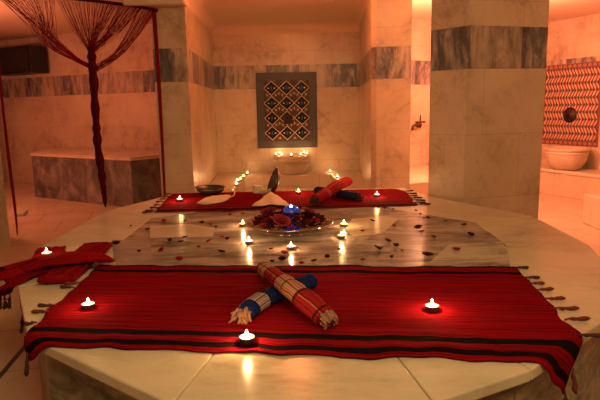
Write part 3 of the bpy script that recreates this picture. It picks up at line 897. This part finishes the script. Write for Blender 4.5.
tri_patch(bm, L3, front, apex); tri_patch(bm, front, R3_, apex)
bmesh.ops.remove_doubles(bm, verts=bm.verts, dist=.0005)
o = obj('folded_cloth', bm, M_CLOTHW, smooth=True, solid=.004); tag(o, 'cream cotton cloth folded like a tent behind the tray', 'cloth')

# ------------------------------------------------------------------ tray with petals, roses and a blue glass ball
M_SILVER = plain('silver tray metal', (.62, .54, .44), .16, 1.0, .08, 20)
tc = Vector((P(289.5, 221, .53).x, 3.0, ZT))
tray = empty('footed_tray', tc); tag(tray, 'round silver footed tray heaped with rose petals at platform centre', 'tray')
bm = bmesh.new(); lathe(bm, [(0, .012), (.10, .012), (.12, .014), (.19, .026), (.232, .046), (.247, .05), (.248, .053), (.235, .052), (.19, .034), (.12, .022), (0, .02)], 64)
obj('dish', bm, M_SILVER, parent=tray, smooth=True)
bm = bmesh.new(); lathe(bm, [(.115, .014), (.12, .006), (.128, .0015), (.118, .0015), (.108, .013)], 64)
obj('foot_ring', bm, M_SILVER, parent=tray, smooth=True)

def petal_mesh(name, w, l, cup, fold, mats):
    bm = bmesh.new(); n = 10; rings = [[bm.verts.new((0, 0, .001))]]
    for r in (.5, 1.0):
        ring = []
        for k in range(n):
            a = 2 * PI * k / n
            x = math.cos(a) * r * w * (1 - .25 * max(0, -math.sin(a))); y = math.sin(a) * r * l
            z = .001 + cup * r * r * (.5 + .5 * abs(math.cos(a))) + fold * r * max(0, math.sin(a)) + random.uniform(0, .001) * r
            ring.append(bm.verts.new((x, y, z)))
        rings.append(ring)
    for k in range(n):
        q = (k + 1) % n
        bm.faces.new((rings[0][0], rings[1][k], rings[1][q])); bm.faces.new((rings[1][k], rings[2][k], rings[2][q], rings[1][q]))
    me = bpy.data.meshes.new(name); bm.to_mesh(me); bm.free(); me.materials.append(mats)
    for p in me.polygons: p.use_smooth = True
    return me
M_PET_D = plain('dark rose petal', (.028, .002, .004), .75, var=.4, scale=60, spec=.12)
M_PET_R = plain('red rose petal', (.20, .004, .007), .7, var=.3, scale=60, spec=.15)
PET = {}
for nm, mm in (('d', M_PET_D), ('r', M_PET_R)):
    PET[nm] = [petal_mesh('petal', .013, .016, .006, .004, mm), petal_mesh('petal', .011, .015, .010, .0, mm), petal_mesh('petal', .014, .013, .004, .010, mm)]
def petal(loc, kind, sc, rx=0, ry=0):
    o = bpy.data.objects.new('rose_petal', random.choice(PET[kind])); COL.objects.link(o)
    o.location = loc; o.rotation_euler = (rx, ry, random.uniform(0, 6.28)); o.scale = (sc, sc, sc)
    md = o.modifiers.new('solid', 'SOLIDIFY'); md.thickness = .0012; md.offset = 1
    return o
for k in range(165):
    a = 2.39996 * k; r = .205 * math.sqrt((k + .5) / 165)
    h = .030 + .038 * (1 - (r / .215) ** 2) + (.012 if r > .15 else 0) + random.uniform(0, .01)
    o = petal(tc + Vector((r * math.cos(a), r * math.sin(a), h)), 'r' if random.random() < .22 else 'd', random.uniform(1.1, 1.6), random.uniform(-.5, .5), random.uniform(-.5, .5))
    tag(o, 'rose petal heaped with many others in the silver tray', 'petal', 'petals heaped in the tray')
    o['category'] = 'petal'

M_ROSE = plain('red rose', (.22, .003, .008), .85, var=.3, scale=50)
M_ROSE_D = plain('deep red rose', (.16, .002, .007), .85, var=.3, scale=50)
M_LEAF = plain('dark leaf', (.015, .03, .012), .5)
def rose(label, loc, R, mat, tilt):
    r_ = empty('cut_rose', loc); r_.rotation_euler = tilt; tag(r_, label, 'rose', 'roses in the silver tray')
    for layer, (cnt, rr, hh, op) in enumerate(((3, .22, .75, .05), (4, .45, .78, .16), (5, .72, .7, .34), (6, 1.0, .55, .62))):
        bm = bmesh.new()
        for k in range(cnt):
            a0 = 2 * PI * k / cnt + layer * .5
            g = []
            for i in range(7):
                s = (i / 6 - .5) * 2
                row = []
                for j in range(6):
                    t = j / 5
                    a = a0 + s * (PI / cnt) * 1.25 * (.55 + .45 * t)
                    rad = R * (rr * (.35 + .65 * t ** .8) + op * .35 * t ** 3 - .06 * s * s)
                    z = R * hh * (t * (1 - .18 * s * s) - op * .25 * t ** 4)
                    row.append(bm.verts.new((rad * math.cos(a), rad * math.sin(a), z)))
                g.append(row)
            for i in range(6):
                for j in range(5): bm.faces.new((g[i][j], g[i+1][j], g[i+1][j+1], g[i][j+1]))
        obj('petal_whorl', bm, mat, parent=r_, smooth=True, solid=.0012)
    bm = bmesh.new(); lathe(bm, [(0, -.005), (R * .35, 0), (R * .3, R * .12), (0, R * .2)], 12)
    obj('sepal', bm, M_LEAF, parent=r_, smooth=True)
    return r_
def tray_pt(x, y, h):
    return P(x, y, ZT + h)
rose('red rose at the back left of the silver tray', tray_pt(269, 213.5, .088), .040, M_ROSE_D, (.3, -.2, 0))
rose('bright red rose at the front of the tray before the blue ball', tray_pt(281, 222.5, .082), .042, M_ROSE, (.45, .1, .4))
rose('red rose at the right of the silver tray', tray_pt(308.5, 213.5, .088), .040, M_ROSE_D, (.3, .3, .8))

# blue glass ball
gl = Nodes('blue glass'); v = gl.coord()
f = gl.noise(v, 26, 3)
gl.b.inputs['Transmission Weight'].default_value = .55
gl.b.inputs['Emission Color'].default_value = (.03, .10, .6, 1); gl.b.inputs['Emission Strength'].default_value = .16  # weak emission imitates candle light shining through the glass
M_BLUE = gl.done(gl.mix(gl.fac(f, .35, .65), (.004, .008, .10), (.10, .22, .75)), .12)
c = tray_pt(291.5, 222, .016)
bl = empty('glass_candle_holder', c); tag(bl, 'lit blue glass ball candle holder glowing among the roses', 'candle holder')
bm = bmesh.new(); prof = []
for k in range(13):
    a = -PI / 2 + k * (PI * .80) / 12
    prof.append((max(0, .052 * math.cos(a)), .052 + .052 * math.sin(a)))
lathe(bm, prof + [(r * .93, z) for r, z in reversed(prof)], 24); obj('glass_globe', bm, M_BLUE, parent=bl, smooth=True)
M_FLAME = Nodes('candle flame'); M_FLAME.b.inputs['Emission Color'].default_value = (1, .62, .25, 1); M_FLAME.b.inputs['Emission Strength'].default_value = 28
M_FLAME = M_FLAME.done((1, .8, .5), .5)
wx = Nodes('candle wax'); wx.b.inputs['Subsurface Weight'].default_value = .3
wx.b.inputs['Emission Color'].default_value = (1, .62, .3, 1); wx.b.inputs['Emission Strength'].default_value = 3.0  # emission stands in for flame light glowing through the wax
M_WAX = wx.done((.9, .8, .66), .4)
M_TIN = plain('tea light tin', (.35, .28, .22), .3, .9, .1)
M_WICK = plain('wick', (.02, .015, .01), .9)
M_FLAME_B = Nodes('blue white flame'); M_FLAME_B.b.inputs['Emission Color'].default_value = (.55, .65, 1, 1); M_FLAME_B.b.inputs['Emission Strength'].default_value = 12
M_FLAME_B = M_FLAME_B.done((.8, .8, 1), .5)
bm = bmesh.new(); lathe(bm, [(0, .082), (.005, .085), (.008, .091), (.005, .099), (0, .105)], 12); obj('flame', bm, M_FLAME_B, parent=bl, smooth=True)

# ------------------------------------------------------------------ tea lights
def tea_proto():
    t = empty('tealight', (0, 0, -5))
    bm = bmesh.new(); lathe(bm, [(0, 0), (.0195, 0), (.0205, .002), (.0205, .0145), (.0215, .0155), (.0205, .016), (.0192, .015), (.0192, .004), (0, .004)], 24); obj('tin_cup', bm, M_TIN, parent=t, smooth=True)
    bm = bmesh.new(); lathe(bm, [(0, .005), (.019, .005), (.0192, .0150), (.016, .0152), (.004, .0138), (0, .0136)], 24); wx_ = obj('wax', bm, M_WAX, parent=t, smooth=True)
    bm = bmesh.new(); tube(bm, [(0, 0, .012), (.001, 0, .022)], .0009, 6); obj('wick', bm, M_WICK, parent=wx_)
    bm = bmesh.new(); lathe(bm, [(0, .0175), (.003, .019), (.0046, .0222), (.0042, .026), (.0026, .0305), (.001, .0345), (0, .036)], 12); obj('flame', bm, M_FLAME, parent=t, smooth=True)
    return t
TEA = None
def tealight(loc, label, group, power=.5, sc=1.0):
    global TEA
    if TEA is None: TEA = tea_proto(); o = TEA
    else: o = copy_tree(TEA)
    o.location = loc; o.rotation_euler.z = random.uniform(0, 6); o.scale = (sc, sc, sc)
    tag(o, label, 'candle', group)
    if power:
        l = bpy.data.lights.new('candle_light', 'POINT'); l.energy = power * 2.6; l.color = (1, .50, .19); l.shadow_soft_size = .006
        lo = bpy.data.objects.new('candle_light', l); COL.objects.link(lo); lo.location = Vector(loc) + Vector((0, 0, .046 * sc))
    return o
gc = 'tealights on the red cloths'; gm = 'tealights around the tray'
zc = ZT + .0065
for x, y, lab, z, pw in ((247, 342, 'lit tealight nearest the camera on the front cloth hem', ZT + .012, .55),
                  (432, 310, 'lit tealight at the right of the front striped cloth', zc, .55),
                  (88.5, 308, 'lit tealight at the left of the front striped cloth', zc, .30),
                  (47, 256, 'lit tealight on the crumpled left red cloth', ZT + .013, .25),
                  (180, 201, 'lit tealight at the left end of the far cloth', zc, .45),
                  (377, 196.5, 'lit tealight at the right end of the far cloth', zc, .45),
                  (298.5, 193.5, 'lit tealight on the far cloth beside the rolled towels', zc, .3)):
    tealight(P(x, y, z), lab, gc, pw, 1.08)
for x, y, lab in ((249, 243.5, 'lit tealight on marble at the front left of the tray'), (291, 249, 'lit tealight on marble straight in front of the tray'),
                  (341.5, 238, 'lit tealight on marble right of the tray, nearer one'), (344, 226, 'lit tealight on marble right of the tray, farther one'),
                  (243, 226, 'lit tealight on marble left of the tray edge')):
    tealight(P(x, y, ZT + .002), lab, gm, .42)
gn = 'tealights on the niche bench'
for k, (x, y, lab) in enumerate(((236.5, 185.5, 'nearest tealight of the row on the left niche bench'), (237.5, 182, 'second tealight of the row on the left niche bench'),
              (240.5, 180.5, 'third tealight of the row on the left niche bench'), (243.5, 177.5, 'fourth tealight of the row on the left niche bench'), (247.5, 174.5, 'farthest tealight of the row on the left niche bench'),
              (330, 172.5, 'farther tealight on the right niche bench corner'), (337.5, 178, 'nearer tealight on the right niche bench behind the red roll'))):
    tealight(P(x, y, .319), lab, gn, .35 if k in (1, 3, 5, 6) else .15, 1.15)
gk = 'tealights around the small basin rim'
bcx, bcy = kb.location.x, kb.location.y
for k, (a, lab) in enumerate(((200, 'leftmost tealight on the small basin rim'), (235, 'tealight at front left of the small basin rim'), (270, 'tealight at the front of the small basin rim'),
               (305, 'tealight at front right of the small basin rim'), (340, 'rightmost tealight on the small basin rim'), (140, 'tealight at back left of the small basin rim'), (40, 'tealight at back right of the small basin rim'))):
    t = math.radians(a)
    tealight((bcx + .208 * math.cos(t), bcy + .208 * math.sin(t), .318 + .236), lab, gk, .3 if k in (1, 3, 5, 6) else .12, 1.15)

# ------------------------------------------------------------------ loose petals
LOOSE = {
 'left': [(116, 245, 'd', 1.7), (147.5, 230.5, 'd', 1.3), (163.7, 222, 'r', 1.3), (185, 221.7, 'd', 1), (202, 223.7, 'd', 1.3), (210.5, 225.7, 'r', 1.5), (216, 228, 'd', 1), (185, 238, 'd', 1.1),
          (181, 243, 'd', 1.3), (170, 241.5, 'd', 1.2), (161, 251.5, 'r', 1.3), (179.5, 260.7, 'r', 1.5), (198.7, 248, 'r', 1.1), (208, 242.5, 'r', 1.3), (222.5, 238, 'r', 1.1), (227.5, 240, 'd', 1.2),
          (221.7, 253, 'd', 1.4), (230, 215.5, 'd', 1), (243, 214.5, 'd', 1.1), (131, 226.7, 'r', .9), (139, 252, 'd', .8)],
 'front': [(271, 250, 'r', 1.2), (285, 254.5, 'r', 1.6), (282.5, 261, 'd', 1.5), (297, 248.6, 'd', 1), (272, 262.5, 'd', .9), (301.5, 264.5, 'r', 1), (313.6, 262, 'd', 1.1), (327.6, 258, 'd', 1.0), (340, 250.6, 'd', 1.0)],
 'right': [(373, 221.7, 'd', 1.2), (362.7, 232, 'r', 1), (394, 226.7, 'r', 1), (393, 210, 'd', 1), (378, 209, 'd', .8), (385, 209, 'd', 1.1), (388, 242, 'd', 1.4), (379, 250, 'd', 1.9), (395.7, 247, 'd', 1.5), (392, 258, 'd', .9), (362.7, 260.7, 'r', 1.0), (402, 251.7, 'd', .8)],
 'corner': [(418, 229, 'd', 1.8), (421.7, 232.7, 'd', 1.2), (434, 237.7, 'd', 1.2), (427.7, 256.7, 'd', 1.8), (456.7, 250.7, 'r', 1.4), (471, 236, 'd', 1.6), (464, 225.7, 'd', 1.2), (445.7, 221.7, 'd', 1.1), (428, 219, 'd', 1.1), (424, 219, 'd', .9), (416, 211.7, 'd', 1.1), (420, 215, 'd', 1.0)],
}
WHERE = {'left': 'on marble left of the tray', 'front': 'on marble between tray and front cloth', 'right': 'on marble just right of the tray', 'corner': 'near the right tip of the grey inlay'}
ORD = ['first', 'second', 'third', 'fourth', 'fifth', 'sixth', 'seventh', 'eighth', 'ninth', 'tenth', 'eleventh', 'twelfth', 'thirteenth', 'fourteenth', 'fifteenth', 'sixteenth', 'seventeenth', 'eighteenth', 'nineteenth', 'twentieth', 'twenty-first']
for reg, lst in LOOSE.items():
    for i, (x, y, k, s) in enumerate(sorted(lst)):
        o = petal(P(x, y, ZT + .0015), k, s * .95, random.uniform(-.12, .12), random.uniform(-.12, .12))
        o.location.z = ZT + .003
        tag(o, '%s rose petal %s, %s from the left' % ('red' if k == 'r' else 'dark', WHERE[reg], ORD[i]), 'petal', 'loose rose petals ' + WHERE[reg])

# ------------------------------------------------------------------ string curtain
M_STR = plain('maroon string', (.20, .007, .015), .85, var=.4, scale=40, spec=.1)
M_STR_D = plain('dark maroon cord', (.06, .003, .007), .85, var=.5, scale=40, spec=.1)
cu = empty('string_curtain', (-1.9, 4.95, 0)); tag(cu, 'dark red string curtain gathered into a hanging tail at left opening', 'curtain')
def cpart(name, bm, m, **k):
    o = obj(name, bm, m, parent=cu, **k); o.location = (1.9, -4.95, 0); return o
hx = [(158, 10.5), (140, 7), (120, 4), (100, 1.5), (68, -2), (30, -6), (-10, -10)]
hp = smooth_path([D(x, y, 5.04 - (158 - x) / 168 * .12) for x, y in hx], 40)
bm = bmesh.new(); tube(bm, hp, .014, 8, 1.0); cpart('header_rail', bm, M_STR_D, smooth=True)
def hpt(px):
    t = (158 - px) / 168 * 40; i = max(0, min(39, int(t))); return hp[i].lerp(hp[i+1], t - i)
tie1 = D(91, 50, 4.96); tie2 = D(93.5, 68, 4.96)
bm = bmesh.new()
def string(a, b, sag, r=.0019):
    pts = []
    for k in range(9):
        t = k / 8; p = a.lerp(b, t); p.z -= sag * math.sin(PI * t) ; p.y += .012 * math.sin(PI * t) * random.uniform(-1, 1)
        pts.append(p)
    tube(bm, pts, r, 3, cap=False)
for k in range(75):           # middle fan
    px = 36 + (100 - 36) * (k + random.random()) / 75
    string(hpt(px), tie1 + Vector((random.uniform(-.03, .015), random.uniform(-.02, .02), random.uniform(-.03, .05))), .0 + .05 * abs(px - 91) / 60)
for k in range(60):           # left bunch, tied lower
    px = -10 + 46 * (k + random.random()) / 60
    mid = D(52 + random.uniform(-8, 8), 42 + random.uniform(-2, 3), 4.96)
    a = hpt(px); 
    pts = smooth_path([a, a.lerp(mid, .5), mid, mid.lerp(tie2, .55) + Vector((0, 0, -.02)), tie2 + Vector((random.uniform(-.02, .01), random.uniform(-.02, .02), random.uniform(-.02, .03)))], 10)
    tube(bm, pts, .0019, 3, cap=False)
for k in range(46):           # right fan to the upper tie
    px = 100 + 34 * (k + random.random()) / 46
    string(hpt(px), tie1 + Vector((random.uniform(0, .03), random.uniform(-.02, .02), random.uniform(-.04, .04))), .03)
for k in range(34):           # far right bunch to the lower tie
    px = 128 + 26 * (k + random.random()) / 34
    string(hpt(px), tie2 + Vector((random.uniform(0, .03), random.uniform(-.02, .02), random.uniform(-.04, .03))), .09)
o = cpart('strings', bm, M_STR); o['kind'] = 'stuff'
bm = bmesh.new()
tp_ = smooth_path([D(91, 47, 4.96), D(92, 60, 4.96), D(93.5, 80, 4.96), D(96, 120, 4.96), D(97.5, 140, 4.96), D(101, 170, 4.96), D(104, 192, 4.96), D(105.5, 207, 4.96)], 60)
rad = [.034 * (1 + .14 * math.sin(i * 1.15)) * (1 if i < 44 else 1 - .75 * (i - 44) / 16) for i in range(61)]
rad[0] = .02
tube(bm, tp_, rad, 14)
for v in bm.verts: v.co += Vector((1, .5, 0)) * noise.noise(Vector((v.co.x * 60, v.co.y * 60, v.co.z * 9))) * .008
cpart('gathered_tail', bm, M_STR_D, smooth=True)
bm = bmesh.new(); lathe(bm, [(.030, -.02), (.041, -.015), (.041, .015), (.030, .02)], 16, Matrix.Translation(tie2)); cpart('tie_band', bm, M_STR_D, smooth=True)
bm = bmesh.new()
for k in range(5):
    a = D(152 + k * .9, 10, 5.045); tube(bm, smooth_path([a, D(158 + k * .7, 90, 5.045), D(164.6 + k * .35, 205, 5.045)], 8), .0042, 5)
cpart('edge_strands', bm, M_STR)
bm = bmesh.new()
for k in range(12):
    x0 = 0 + k * .3
    tube(bm, smooth_path([D(x0 - 5, 40, 4.77), D(x0*.6, 90, 4.77), D(7.5 + k * .25, 160, 4.77), D(13.5 + k * .2, 205, 4.77), D(17.2 + random.uniform(-.6, .6), 226 + random.uniform(0, 10), 4.77)], 14), .003, 5)
cpart('side_strands', bm, M_STR)

# ------------------------------------------------------------------ light
def lamp(kind, loc, e, col, size=.1, rot=None, name='lamp'):
    l = bpy.data.lights.new(name, kind); l.energy = e; l.color = col
    if kind == 'AREA': l.size = size
    else: l.shadow_soft_size = size
    o = bpy.data.objects.new(name, l); COL.objects.link(o); o.location = loc
    if rot: o.rotation_euler = rot
    return o
lamp('AREA', (.3, 0, 2.72), 64, (1, .69, .32), 1.2, (math.radians(54), 0, 0), 'hall_lamp')
lamp('POINT', (-.05, 5.05, 2.15), 38, (1, .25, .085), .06, name='niche_lamp')
lamp('POINT', (2.3, 5.7, 1.75), 98, (1, .20, .11), .12, name='right_room_lamp')
lamp('POINT', (1.36, 5.5, 1.5), 95, (1, .47, .24), .06, name='passage_lamp')
lamp('POINT', (-3.9, 5.9, 1.6), 78, (1, .28, .15), .12, name='left_room_lamp')
lamp('POINT', (2.7, 3.2, 2.5), 13, (1, .32, .12), .12, name='added_side_fill')  # added fill with no known source, turns the right-hand pillar faces orange
w = bpy.data.worlds.new('world'); SC.world = w; w.use_nodes = True
w.node_tree.nodes['Background'].inputs[0].default_value = (1, .6, .35, 1)
w.node_tree.nodes['Background'].inputs[1].default_value = .02

vs = SC.view_settings
vs.view_transform = 'Standard'; vs.look = 'None'; vs.gamma = 1; vs.use_curve_mapping = False
vs.exposure = 0.0
SC.cycles.use_denoising = True
SC.cycles.max_bounces = 8
